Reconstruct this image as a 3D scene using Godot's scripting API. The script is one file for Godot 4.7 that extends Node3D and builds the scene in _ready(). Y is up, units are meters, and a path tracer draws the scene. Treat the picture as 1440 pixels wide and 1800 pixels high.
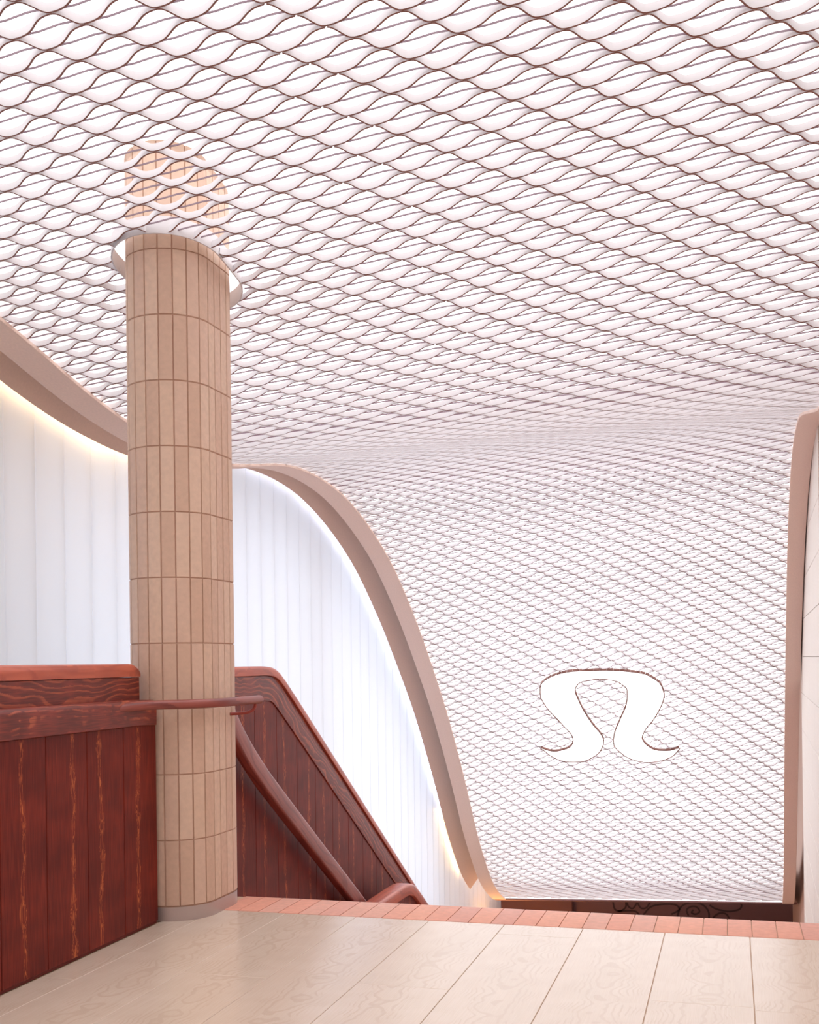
extends Node3D
# A landing at the head of a stair: a luminous ceiling behind a wavy lattice rolls down the stairwell.

const EYE := 1.1
const XL := -3.41            # left edge of the lattice
const RISE := 0.03         # the ceiling rises to the right
const SIDE := Vector3(1.0, RISE, 0.0)
const FIN := 0.03            # depth of a lattice ribbon

# profile of the ceiling: distance along -Z, height
var PROFILE := [Vector2(-2.000, 3.400), Vector2(-1.600, 3.395), Vector2(-1.201, 3.385), Vector2(-0.801, 3.373), Vector2(-0.402, 3.360), Vector2(-0.003, 3.345), Vector2(0.395, 3.328), Vector2(0.793, 3.308), Vector2(1.191, 3.284), Vector2(1.587, 3.257), Vector2(1.983, 3.226), Vector2(2.377, 3.190), Vector2(2.771, 3.148), Vector2(3.164, 3.100), Vector2(3.557, 3.043), Vector2(3.948, 2.978), Vector2(4.339, 2.905), Vector2(4.728, 2.827), Vector2(5.116, 2.739), Vector2(5.504, 2.642), Vector2(5.896, 2.564), Vector2(6.292, 2.514), Vector2(6.691, 2.489), Vector2(7.090, 2.499), Vector2(7.487, 2.533), Vector2(7.882, 2.597), Vector2(8.275, 2.666), Vector2(8.672, 2.709), Vector2(9.071, 2.717), Vector2(9.470, 2.696), Vector2(9.866, 2.645), Vector2(10.255, 2.557), Vector2(10.638, 2.442), Vector2(11.013, 2.305), Vector2(11.378, 2.144), Vector2(11.728, 1.952), Vector2(12.068, 1.740), Vector2(12.399, 1.517), Vector2(12.720, 1.278), Vector2(13.035, 1.031), Vector2(13.346, 0.781), Vector2(13.651, 0.522), Vector2(13.943, 0.249), Vector2(14.225, -0.034), Vector2(14.502, -0.323), Vector2(14.773, -0.617), Vector2(15.033, -0.921), Vector2(15.296, -1.222), Vector2(15.580, -1.502), Vector2(15.879, -1.767), Vector2(16.186, -2.021), Vector2(16.522, -2.232), Vector2(16.880, -2.407), Vector2(17.251, -2.554), Vector2(17.636, -2.655), Vector2(18.03, -2.72), Vector2(18.43, -2.755), Vector2(18.83, -2.775), Vector2(19.3, -2.785)]
var dense_d := PackedFloat32Array()
var dense_h := PackedFloat32Array()
var dense_s := PackedFloat32Array()
var taken := {}
var sign_outline := PackedVector2Array()
var M := {}
var rng := RandomNumberGenerator.new()

# ---------------------------------------------------------------- helpers
class Shape:
	var v := PackedVector3Array()
	var n := PackedVector3Array()
	var uv := PackedVector2Array()
	var ix := PackedInt32Array()
	func quad(a: Vector3, b: Vector3, c: Vector3, d: Vector3, na: Vector3, nb: Vector3, nc: Vector3, nd: Vector3, ua := Vector2.ZERO, ub := Vector2.ZERO, uc := Vector2.ZERO, ud := Vector2.ZERO) -> void:
		var i := v.size()
		v.append_array([a, b, c, d]); n.append_array([na, nb, nc, nd]); uv.append_array([ua, ub, uc, ud])
		if (b - a).cross(c - a).dot(na) + (c - a).cross(d - a).dot(na) > 0.0:
			ix.append_array([i, i + 2, i + 1, i, i + 3, i + 2])
		else:
			ix.append_array([i, i + 1, i + 2, i, i + 2, i + 3])
	func flat(a: Vector3, b: Vector3, c: Vector3, d: Vector3, nn: Vector3, ua := Vector2.ZERO, ub := Vector2.ZERO, uc := Vector2.ZERO, ud := Vector2.ZERO) -> void:
		quad(a, b, c, d, nn, nn, nn, nn, ua, ub, uc, ud)
	func tri(a: Vector3, b: Vector3, c: Vector3, nn: Vector3, ua := Vector2.ZERO, ub := Vector2.ZERO, uc := Vector2.ZERO) -> void:
		var i := v.size()
		v.append_array([a, b, c]); n.append_array([nn, nn, nn]); uv.append_array([ua, ub, uc])
		if (b - a).cross(c - a).dot(nn) > 0.0:
			ix.append_array([i, i + 2, i + 1])
		else:
			ix.append_array([i, i + 1, i + 2])
	func mesh(mat: Material) -> ArrayMesh:
		var arr := []
		arr.resize(Mesh.ARRAY_MAX)
		arr[Mesh.ARRAY_VERTEX] = v; arr[Mesh.ARRAY_NORMAL] = n; arr[Mesh.ARRAY_TEX_UV] = uv; arr[Mesh.ARRAY_INDEX] = ix
		var m := ArrayMesh.new()
		m.add_surface_from_arrays(Mesh.PRIMITIVE_TRIANGLES, arr)
		m.surface_set_material(0, mat)
		return m

func numbered(called: String) -> String:
	var k: int = taken.get(called, 0)
	taken[called] = k + 1
	return called if k == 0 else "%s_%03d" % [called, k]

func put(called: String, mesh: Mesh, parent: Node = self) -> MeshInstance3D:
	var o := MeshInstance3D.new()
	o.name = numbered(called) if parent == self else called
	o.mesh = mesh
	o.cast_shadow = GeometryInstance3D.SHADOW_CASTING_SETTING_DOUBLE_SIDED
	parent.add_child(o, true)
	return o

func thing(called: String, label: String, category: String, at := Vector3.ZERO, group := "") -> Node3D:
	var o := Node3D.new()
	o.name = numbered(called)
	o.position = at
	add_child(o)
	o.set_meta("label", label); o.set_meta("category", category)
	if group: o.set_meta("group", group)
	return o

func setting(called: String, label := "", category := "") -> Node3D:
	var o := Node3D.new()
	o.name = numbered(called)
	add_child(o)
	o.set_meta("kind", "structure")
	if label: o.set_meta("label", label)
	if category: o.set_meta("category", category)
	return o

# box with chamfered edges; uv runs in metres over the faces, turned by "along" so that the grain follows an axis
func block(lo: Vector3, hi: Vector3, mat: Material, ch := 0.003, along := 1, shift := Vector2.ZERO, scale := 1.0) -> ArrayMesh:
	var s := Shape.new()
	var c: float = minf(ch, minf(hi.x - lo.x, minf(hi.y - lo.y, hi.z - lo.z)) * 0.3)
	var mid := (lo + hi) / 2.0
	var half := (hi - lo) / 2.0
	var axes := [Vector3.RIGHT, Vector3.UP, Vector3.BACK]
	for ax in 3:
		var b1 := (ax + 1) % 3
		var b2 := (ax + 2) % 3
		for sg in [-1.0, 1.0]:
			var nn: Vector3 = axes[ax] * sg
			var q := []
			for k in [[-1, -1], [1, -1], [1, 1], [-1, 1]]:
				q.append(mid + nn * half[ax] + axes[b1] * (k[0] * (half[b1] - c)) + axes[b2] * (k[1] * (half[b2] - c)))
			var us := []
			for p in q:
				var g: float
				var w: float
				if ax == along:
					g = p[b1]; w = p[b2]
				else:
					g = p[along]
					w = p[3 - ax - along]
				us.append(Vector2(w - lo[3 - ax - along] if ax != along else w, g) * scale + shift)
			s.flat(q[0], q[1], q[2], q[3], nn, us[0], us[1], us[2], us[3])
	if c > 0.0:
		for ax in 3:
			var b1 := (ax + 1) % 3
			var b2 := (ax + 2) % 3
			for s1 in [-1.0, 1.0]:
				for s2 in [-1.0, 1.0]:
					var n1: Vector3 = axes[b1] * s1
					var n2: Vector3 = axes[b2] * s2
					var e: Vector3 = axes[ax] * (half[ax] - c)
					var p1: Vector3 = mid + n1 * half[b1] + n2 * (half[b2] - c)
					var p2: Vector3 = mid + n1 * (half[b1] - c) + n2 * half[b2]
					var q := [p1 - e, p1 + e, p2 + e, p2 - e]
					var us := []
					for p in q:
						us.append(Vector2(0.01, p[along]) * scale + shift)
					s.flat(q[0], q[1], q[2], q[3], (n1 + n2).normalized(), us[0], us[1], us[2], us[3])
	return s.mesh(mat)

# a closed outline (profile: x along side, y along the up that goes with it) swept along a path
func sweep(path: Array, outline: PackedVector2Array, side: Vector3, mat: Material, soft := false, caps := true, uv_turn := false, shift := Vector2.ZERO) -> ArrayMesh:
	var s := Shape.new()
	var m := outline.size()
	var area := 0.0
	for k in m:
		area += outline[k].cross(outline[(k + 1) % m])
	var en := []
	for k in m:
		var e: Vector2 = outline[(k + 1) % m] - outline[k]
		var q := Vector2(e.y, -e.x).normalized()
		en.append(q if area > 0.0 else -q)
	var around := [0.0]
	for k in m:
		around.append(around[k] + outline[k].distance_to(outline[(k + 1) % m]))
	var ups := []
	var run := [0.0]
	for i in path.size():
		var a: Vector3 = path[maxi(i - 1, 0)]
		var b: Vector3 = path[mini(i + 1, path.size() - 1)]
		var t := (b - a).normalized()
		ups.append(side.cross(t).normalized())
		if i > 0:
			run.append(run[i - 1] + path[i].distance_to(path[i - 1]))
	for i in path.size() - 1:
		for k in m:
			var k2 := (k + 1) % m
			var p: Vector2 = outline[k]
			var q: Vector2 = outline[k2]
			var n0: Vector2 = en[k]
			var n1: Vector2 = en[k]
			if soft:
				var before: Vector2 = en[(k + m - 1) % m]
				var after: Vector2 = en[k2]
				if before.dot(n0) > 0.4: n0 = (before + en[k]).normalized()
				if after.dot(n1) > 0.4: n1 = (after + en[k]).normalized()
			var A: Vector3 = path[i] + side * p.x + ups[i] * p.y
			var Bq: Vector3 = path[i] + side * q.x + ups[i] * q.y
			var Cq: Vector3 = path[i + 1] + side * q.x + ups[i + 1] * q.y
			var Dq: Vector3 = path[i + 1] + side * p.x + ups[i + 1] * p.y
			var ua := Vector2(around[k], run[i]) + shift
			var ub := Vector2(around[k + 1], run[i]) + shift
			var uc := Vector2(around[k + 1], run[i + 1]) + shift
			var ud := Vector2(around[k], run[i + 1]) + shift
			s.quad(A, Bq, Cq, Dq, side * n0.x + ups[i] * n0.y, side * n1.x + ups[i] * n1.y, side * n1.x + ups[i + 1] * n1.y, side * n0.x + ups[i + 1] * n0.y, ua, ub, uc, ud)
	if caps:
		var tr := Geometry2D.triangulate_polygon(outline)
		for e in [0, path.size() - 1]:
			var t: Vector3 = (path[1] - path[0]).normalized() * -1.0 if e == 0 else (path[e] - path[e - 1]).normalized()
			for j in range(0, tr.size(), 3):
				var q := []
				for k in 3:
					var o: Vector2 = outline[tr[j + k]]
					q.append(path[e] + side * o.x + ups[e] * o.y)
				s.tri(q[0], q[1], q[2], t)
	return s.mesh(mat)

func rect(x0: float, x1: float, y0: float, y1: float) -> PackedVector2Array:
	return PackedVector2Array([Vector2(x0, y0), Vector2(x1, y0), Vector2(x1, y1), Vector2(x0, y1)])

func rounded(x0: float, x1: float, y0: float, y1: float, r0: float, r1: float) -> PackedVector2Array:
	# r0 rounds the lower corners, r1 the upper ones
	var o := PackedVector2Array()
	for c in [[x1, y0, -90.0, r0, -1, 1], [x1, y1, 0.0, r1, -1, -1], [x0, y1, 90.0, r1, 1, -1], [x0, y0, 180.0, r0, 1, 1]]:
		var mid := Vector2(c[0] + c[4] * c[3], c[1] + c[5] * c[3])
		if c[3] < 0.0005:
			o.append(Vector2(c[0], c[1]))
			continue
		for k in 6:
			var g := deg_to_rad(c[2] + 18.0 * k)
			o.append(mid + Vector2(cos(g), sin(g)) * c[3])
	return o

func circle(r: float, k := 12) -> PackedVector2Array:
	var o := PackedVector2Array()
	for i in k:
		o.append(Vector2(cos(TAU * i / k), sin(TAU * i / k)) * r)
	return o

func curve(points: Array, per := 6) -> Array:
	var out := []
	for i in points.size() - 1:
		var p0 = points[maxi(i - 1, 0)]
		var p3 = points[mini(i + 2, points.size() - 1)]
		for k in per:
			out.append(points[i].cubic_interpolate(points[i + 1], p0, p3, float(k) / per))
	out.append(points[-1])
	return out

# a polygon in the Z-Y plane (given as distance, height) with thickness in X; uv from the front face
func slab(poly: PackedVector2Array, x0: float, x1: float, mat: Material, uv0 := Vector2.ZERO, uvs := Vector2.ONE, ch := 0.0) -> ArrayMesh:
	var s := Shape.new()
	var tr := Geometry2D.triangulate_polygon(poly)
	var inner := poly
	if ch > 0.0:
		var off := Geometry2D.offset_polygon(poly, -ch, Geometry2D.JOIN_MITER)
		if off.size() == 1 and off[0].size() == poly.size():
			inner = off[0]
			var best := 0
			for k in poly.size():
				if inner[k].distance_to(poly[0]) < inner[best].distance_to(poly[0]): best = k
			var turned := PackedVector2Array()
			for k in poly.size(): turned.append(inner[(best + k) % poly.size()])
			inner = turned
	var tri_in := Geometry2D.triangulate_polygon(inner)
	for j in range(0, tri_in.size(), 3):
		var q := []; var u := []
		for k in 3:
			var o: Vector2 = inner[tri_in[j + k]]
			q.append(Vector3(x1, o.y, -o.x)); u.append((o - uv0) * uvs)
		s.tri(q[0], q[1], q[2], Vector3.RIGHT, u[0], u[1], u[2])
	for j in range(0, tr.size(), 3):
		var q := []; var u := []
		for k in 3:
			var o: Vector2 = poly[tr[j + k]]
			q.append(Vector3(x0, o.y, -o.x)); u.append((o - uv0) * uvs)
		s.tri(q[0], q[1], q[2], Vector3.LEFT, u[0], u[1], u[2])
	var area := 0.0
	for k in poly.size(): area += poly[k].cross(poly[(k + 1) % poly.size()])
	for k in poly.size():
		var a: Vector2 = poly[k]
		var b: Vector2 = poly[(k + 1) % poly.size()]
		var e := (b - a).normalized()
		var q := Vector2(e.y, -e.x) * signf(area)
		var nn := Vector3(0, q.y, -q.x)
		var xe := x1 - (ch if inner != poly else 0.0)
		s.flat(Vector3(x0, a.y, -a.x), Vector3(x0, b.y, -b.x), Vector3(xe, b.y, -b.x), Vector3(xe, a.y, -a.x), nn, (a - uv0) * uvs, (b - uv0) * uvs, (b - uv0) * uvs, (a - uv0) * uvs)
		if inner != poly:
			var c: Vector2 = inner[k]
			var d: Vector2 = inner[(k + 1) % poly.size()]
			s.flat(Vector3(xe, a.y, -a.x), Vector3(xe, b.y, -b.x), Vector3(x1, d.y, -d.x), Vector3(x1, c.y, -c.x), (nn + Vector3.RIGHT).normalized(), (a - uv0) * uvs, (b - uv0) * uvs, (d - uv0) * uvs, (c - uv0) * uvs)
	return s.mesh(mat)

# ---------------------------------------------------------------- the ceiling surface
func lay_profile() -> void:
	var pts := curve(PROFILE, 8)
	var run := 0.0
	for i in pts.size():
		if i > 0: run += pts[i].distance_to(pts[i - 1])
		dense_d.append(pts[i].x); dense_h.append(pts[i].y); dense_s.append(run)

func s_of(d: float) -> float:
	var i := clampi(dense_d.bsearch(d), 1, dense_d.size() - 1)
	return remap(d, dense_d[i - 1], dense_d[i], dense_s[i - 1], dense_s[i])

func d_of(s: float) -> float:
	var i := clampi(dense_s.bsearch(s), 1, dense_s.size() - 1)
	return remap(s, dense_s[i - 1], dense_s[i], dense_d[i - 1], dense_d[i])

func on_profile(s: float, off := 0.0) -> Vector2:
	var i := clampi(dense_s.bsearch(s), 1, dense_s.size() - 1)
	var f := (s - dense_s[i - 1]) / (dense_s[i] - dense_s[i - 1])
	var a := Vector2(dense_d[i - 1], dense_h[i - 1])
	var b := Vector2(dense_d[i], dense_h[i])
	var n := normal_at(s)
	return a.lerp(b, f) + n * off

func normal_at(s: float) -> Vector2:
	var i := clampi(dense_s.bsearch(s), 2, dense_s.size() - 2)
	var f := clampf((s - dense_s[i - 1]) / (dense_s[i] - dense_s[i - 1]), 0.0, 1.0)
	var t0 := Vector2(dense_d[i] - dense_d[i - 2], dense_h[i] - dense_h[i - 2]).normalized()
	var t1 := Vector2(dense_d[i + 1] - dense_d[i - 1], dense_h[i + 1] - dense_h[i - 1]).normalized()
	var t := t0.lerp(t1, f).normalized()
	return Vector2(-t.y, t.x)

func on_surface(x: float, s: float, off := 0.0) -> Vector3:
	var p := on_profile(s, off)
	return Vector3(x, p.y + RISE * (x - XL), -p.x)

func right_edge(d: float) -> float:
	return 0.478 + 0.0226 * 0.6 * log(1.0 + exp(clampf((d - 9.4) / 0.6, -20.0, 20.0))) + minf(0.055, 0.1 * pow(maxf(0.0, 8.5 - d), 2.0))

func profile_path(d0: float, d1: float, step := 0.12, at_right := false) -> Array:
	var out := []
	var s0 := s_of(d0)
	var s1 := s_of(d1)
	var k := int(ceil((s1 - s0) / step))
	for i in k + 1:
		var s := lerpf(s0, s1, float(i) / k)
		var p := on_surface(right_edge(d_of(s)) if at_right else 0.0, s)
		out.append(p)
	return out

# ---------------------------------------------------------------- materials
func plain(c: Color, rough := 0.7, spec := 0.5) -> StandardMaterial3D:
	var m := StandardMaterial3D.new()
	m.albedo_color = c
	m.roughness = rough
	m.metallic_specular = spec
	return m

func rgb(r: int, g: int, b: int) -> Color:
	return Color(r / 255.0, g / 255.0, b / 255.0)

func speckle(base: Color, amount: float, freq: float, seed_: int, rough := 0.8, bump := 0.0) -> StandardMaterial3D:
	var m := plain(Color.WHITE, rough)
	var n := FastNoiseLite.new()
	n.seed = seed_; n.frequency = freq; n.fractal_octaves = 4
	var t := NoiseTexture2D.new()
	t.width = 256; t.height = 256; t.seamless = true; t.noise = n
	var g := Gradient.new()
	g.set_color(0, base * (1.0 - amount)); g.set_color(1, base * (1.0 + amount))
	g.set_color(0, Color(g.get_color(0), 1.0)); g.set_color(1, Color(g.get_color(1).clamp(), 1.0))
	t.color_ramp = g
	m.albedo_texture = t
	m.uv1_triplanar = true
	m.uv1_world_triplanar = true
	m.uv1_scale = Vector3(2.2, 2.2, 2.2)
	if bump > 0.0:
		var b := NoiseTexture2D.new()
		b.width = 256; b.height = 256; b.seamless = true; b.as_normal_map = true; b.bump_strength = bump; b.noise = n
		m.normal_enabled = true
		m.normal_texture = b
	return m

# wood: growth rings cut through a board give nested arches along the middle of each board and straight lines beside it
func wood_image(w: int, h: int, boards: int, dark: Color, fine: Color, ring: Color, arch_width: float, arch_level: float, ring_rate: float, seed_: int, coverage: float, flow := false) -> Image:
	var img := Image.create(w, h, true, Image.FORMAT_RGB8)
	var n := FastNoiseLite.new(); n.seed = seed_; n.frequency = 0.012; n.fractal_octaves = 3
	var f := FastNoiseLite.new(); f.seed = seed_ + 9; f.frequency = 0.22; f.fractal_octaves = 2
	var bw := w / float(boards)
	for x in w:
		var b := int(x / bw)
		var u := (x - b * bw) / bw - 0.5
		var centre := 0.16 * sin(b * 2.3 + seed_)
		for y in h:
			var warp := n.get_noise_2d(x * 0.35 + b * 700.0, y * 0.9)
			var dx := u - centre - 0.07 * n.get_noise_2d(b * 900.0, y * 0.55)
			var g := f.get_noise_2d(x * 2.6, y * 0.05 + b * 300.0)
			var c := dark.lerp(fine, clampf(0.5 + g * 0.95 + warp * 0.6, 0.0, 1.0))
			var lim := arch_width * (0.55 + 0.75 * absf(n.get_noise_2d(y * 0.8, b * 431.0)) * 2.0)
			var inside := clampf(1.0 - absf(dx) / maxf(lim, 0.001), 0.0, 1.0)
			if inside > 0.0:
				var level := dx * dx * arch_level + y * ring_rate + warp * 1.6
				if flow: level = dx * arch_level + n.get_noise_2d(x * 0.8 + b * 700.0, y * 0.13) * 2.4 + y * ring_rate
				var fr: float = level - floorf(level)
				var line := smoothstep(coverage, coverage + 0.2, fr)
				c = c.lerp(ring, line * smoothstep(0.0, 0.35, inside) * (0.75 + 0.5 * g))
			img.set_pixel(x, y, c)
	img.generate_mipmaps()
	return img

func wood(img: Image, uvs: Vector2, rough: float, spec := 0.5) -> StandardMaterial3D:
	var m := plain(Color.WHITE, rough, spec)
	m.albedo_texture = ImageTexture.create_from_image(img)
	m.uv1_scale = Vector3(uvs.x, uvs.y, 1.0)
	return m

func glow(c: Color, e: float, base := Color.WHITE) -> StandardMaterial3D:
	var m := plain(base, 0.6)
	m.emission_enabled = true
	m.emission = c
	m.emission_energy_multiplier = e
	return m

func make_materials() -> void:
	M.panel = wood(wood_image(512, 1024, 4, rgb(92, 26, 20), rgb(128, 42, 29), rgb(206, 112, 62), 0.07, 900.0, 0.024, 5, 0.52), Vector2(1, 1), 0.45, 0.3)
	M.band = wood(wood_image(256, 1024, 2, rgb(94, 28, 22), rgb(132, 46, 33), rgb(178, 84, 52), 0.6, 9.0, 0.0012, 11, 0.62, true), Vector2(1.6, 0.5), 0.4)
	M.rail = wood(wood_image(128, 512, 1, rgb(134, 64, 56), rgb(154, 80, 70), rgb(114, 50, 46), 0.6, 7.0, 0.002, 17, 0.66, true), Vector2(2.0, 0.5), 0.33)
	M.cap = wood(wood_image(128, 512, 1, rgb(176, 82, 60), rgb(196, 98, 72), rgb(162, 72, 54), 0.6, 7.0, 0.002, 23, 0.66, true), Vector2(1.5, 0.5), 0.35)  # cap wood lightened: the light from above is put into its colour
	M.core_wood = plain(rgb(112, 36, 28), 0.7)
	for k in 3:
		M["oak%d" % k] = wood(wood_image(256, 1024, 1, rgb(211, 189, 170), rgb(218, 197, 180), rgb(206, 183, 163), 0.36, 40.0, 0.004 + 0.0012 * k, 31 + 7 * k, 0.6), Vector2(3.07, 0.36), 0.22, 0.8)
	M.oak_gap = plain(rgb(206, 174, 148), 0.8)
	for k in 4:
		var shades := [rgb(214, 180, 160), rgb(219, 187, 166), rgb(208, 173, 152), rgb(216, 183, 161)]
		M["tile%d" % k] = speckle(shades[k], 0.035, 0.05, 50 + k, 0.62, 0.5)
		M["nose%d" % k] = speckle([rgb(225, 158, 136), rgb(221, 163, 144), rgb(228, 162, 138), rgb(218, 157, 140)][k], 0.05, 0.04, 60 + k, 0.5, 0.6)
	M.grout = plain(rgb(184, 144, 124), 0.9)
	M.nose_grout = plain(rgb(128, 66, 56), 0.9)
	M.plinth = plain(rgb(186, 168, 164), 0.35, 0.6)
	M.plinth.metallic = 0.5
	M.fin = plain(rgb(221, 214, 216), 0.6)          # faces paled: the wash of light from the membrane is in the colour
	M.fin_edge = plain(rgb(142, 94, 82), 0.6)     # tan lower edge darkened: its shade from the ceiling light is painted in
	M.thread = plain(rgb(140, 116, 126), 0.6)
	M.frame = speckle(rgb(246, 218, 204), 0.025, 0.09, 71, 0.75)
	M.membrane = glow(Color(0.975, 0.99, 1.0), 1.15, rgb(235, 235, 235))
	M.box_side = plain(rgb(245, 243, 240), 0.6)
	M.sign_face = glow(Color(1, 1, 1), 1.2, rgb(240, 240, 240))
	M.glass = plain(rgb(246, 247, 250), 0.35)
	M.glass.backlight_enabled = true
	M.glass.backlight = Color(1, 1, 1)
	M.unseen_lamp_panel = glow(Color(0.84, 0.91, 1.0), 0.3)
	M.led = glow(Color(0.78, 0.84, 1.0), 2.2)
	M.led_warm = glow(Color(1.0, 0.86, 0.6), 1.6)
	M.panel_white = speckle(rgb(238, 226, 216), 0.02, 0.06, 81, 0.6)
	M.white_gap = plain(rgb(196, 170, 154), 0.8)
	M.wall_pink = plain(rgb(206, 172, 158), 0.8)
	M.mauve = plain(rgb(120, 82, 80), 0.8)
	M.mural_wall = plain(rgb(112, 78, 78), 0.8)
	M.mural_line = plain(rgb(60, 36, 38), 0.8)
	M.plaster = plain(rgb(236, 226, 216), 0.85)
	M.step = plain(rgb(206, 150, 128), 0.7)
	M.iron = plain(rgb(150, 54, 42), 0.4)

# ---------------------------------------------------------------- build
func _ready() -> void:
	rng.seed = 20240
	lay_profile()
	lay_sign()
	# camera: verticals kept upright with a shifted lens, a slight roll
	var cam := Camera3D.new()
	cam.name = "camera"
	add_child(cam)
	var f := 2000.0
	var yaw := atan2(567.0, f)
	var roll := 0.013
	var back := Vector3(sin(yaw), 0, cos(yaw))
	var right0 := Vector3(cos(yaw), 0, -sin(yaw))
	var right := right0 * cos(roll) - Vector3.UP * sin(roll)
	var up := Vector3.UP * cos(roll) + right0 * sin(roll)
	cam.transform = Transform3D(Basis(right, up, back), Vector3(0, EYE, 0))
	cam.projection = Camera3D.PROJECTION_FRUSTUM
	cam.near = 0.1
	cam.far = 100.0
	cam.size = 1800.0 / f * 0.1
	cam.frustum_offset = Vector2(0, (1163.4 - 900.0) / f * 0.1)
	cam.current = true
	var we := WorldEnvironment.new()
	we.name = "environment"
	var env := Environment.new()
	env.background_mode = Environment.BG_COLOR
	env.background_color = Color(0.75, 0.72, 0.7)
	env.tonemap_mode = Environment.TONE_MAPPER_LINEAR
	env.tonemap_exposure = 1.0
	env.sdfgi_enabled = true
	env.ssao_enabled = true
	env.ssil_enabled = true
	we.environment = env
	add_child(we)
	# the light box behind the lattice: soft panels of light just under the membrane
	var s0 := s_of(-1.6)
	var s1 := s_of(18.5)
	var panels := 13
	for i in panels:
		var s := lerpf(s0, s1, (i + 0.5) / panels)
		var n2 := normal_at(s)
		var n3 := Vector3(0, n2.y, -n2.x)
		var l := AreaLight3D.new()
		l.name = "ceiling_light_%03d" % i
		l.area_size = Vector2(3.8, (s1 - s0) / panels * 0.96)
		l.light_energy = 0.75 * l.area_size.x * l.area_size.y / PI
		l.light_color = Color(0.97, 0.985, 1.0)
		l.area_range = 40.0
		l.shadow_enabled = true
		l.transform = Transform3D(Basis(SIDE.normalized(), n3.cross(Vector3.RIGHT), n3).orthonormalized(), on_surface((XL + 0.5) / 2.0, s, 0.385))
		add_child(l)

	make_materials()
	build_shell()
	build_ceiling()
	build_lattice()
	build_frames()
	build_column()
	build_guards()
	build_floor()
	build_stair()
	build_sign()
	build_mural()

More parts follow.
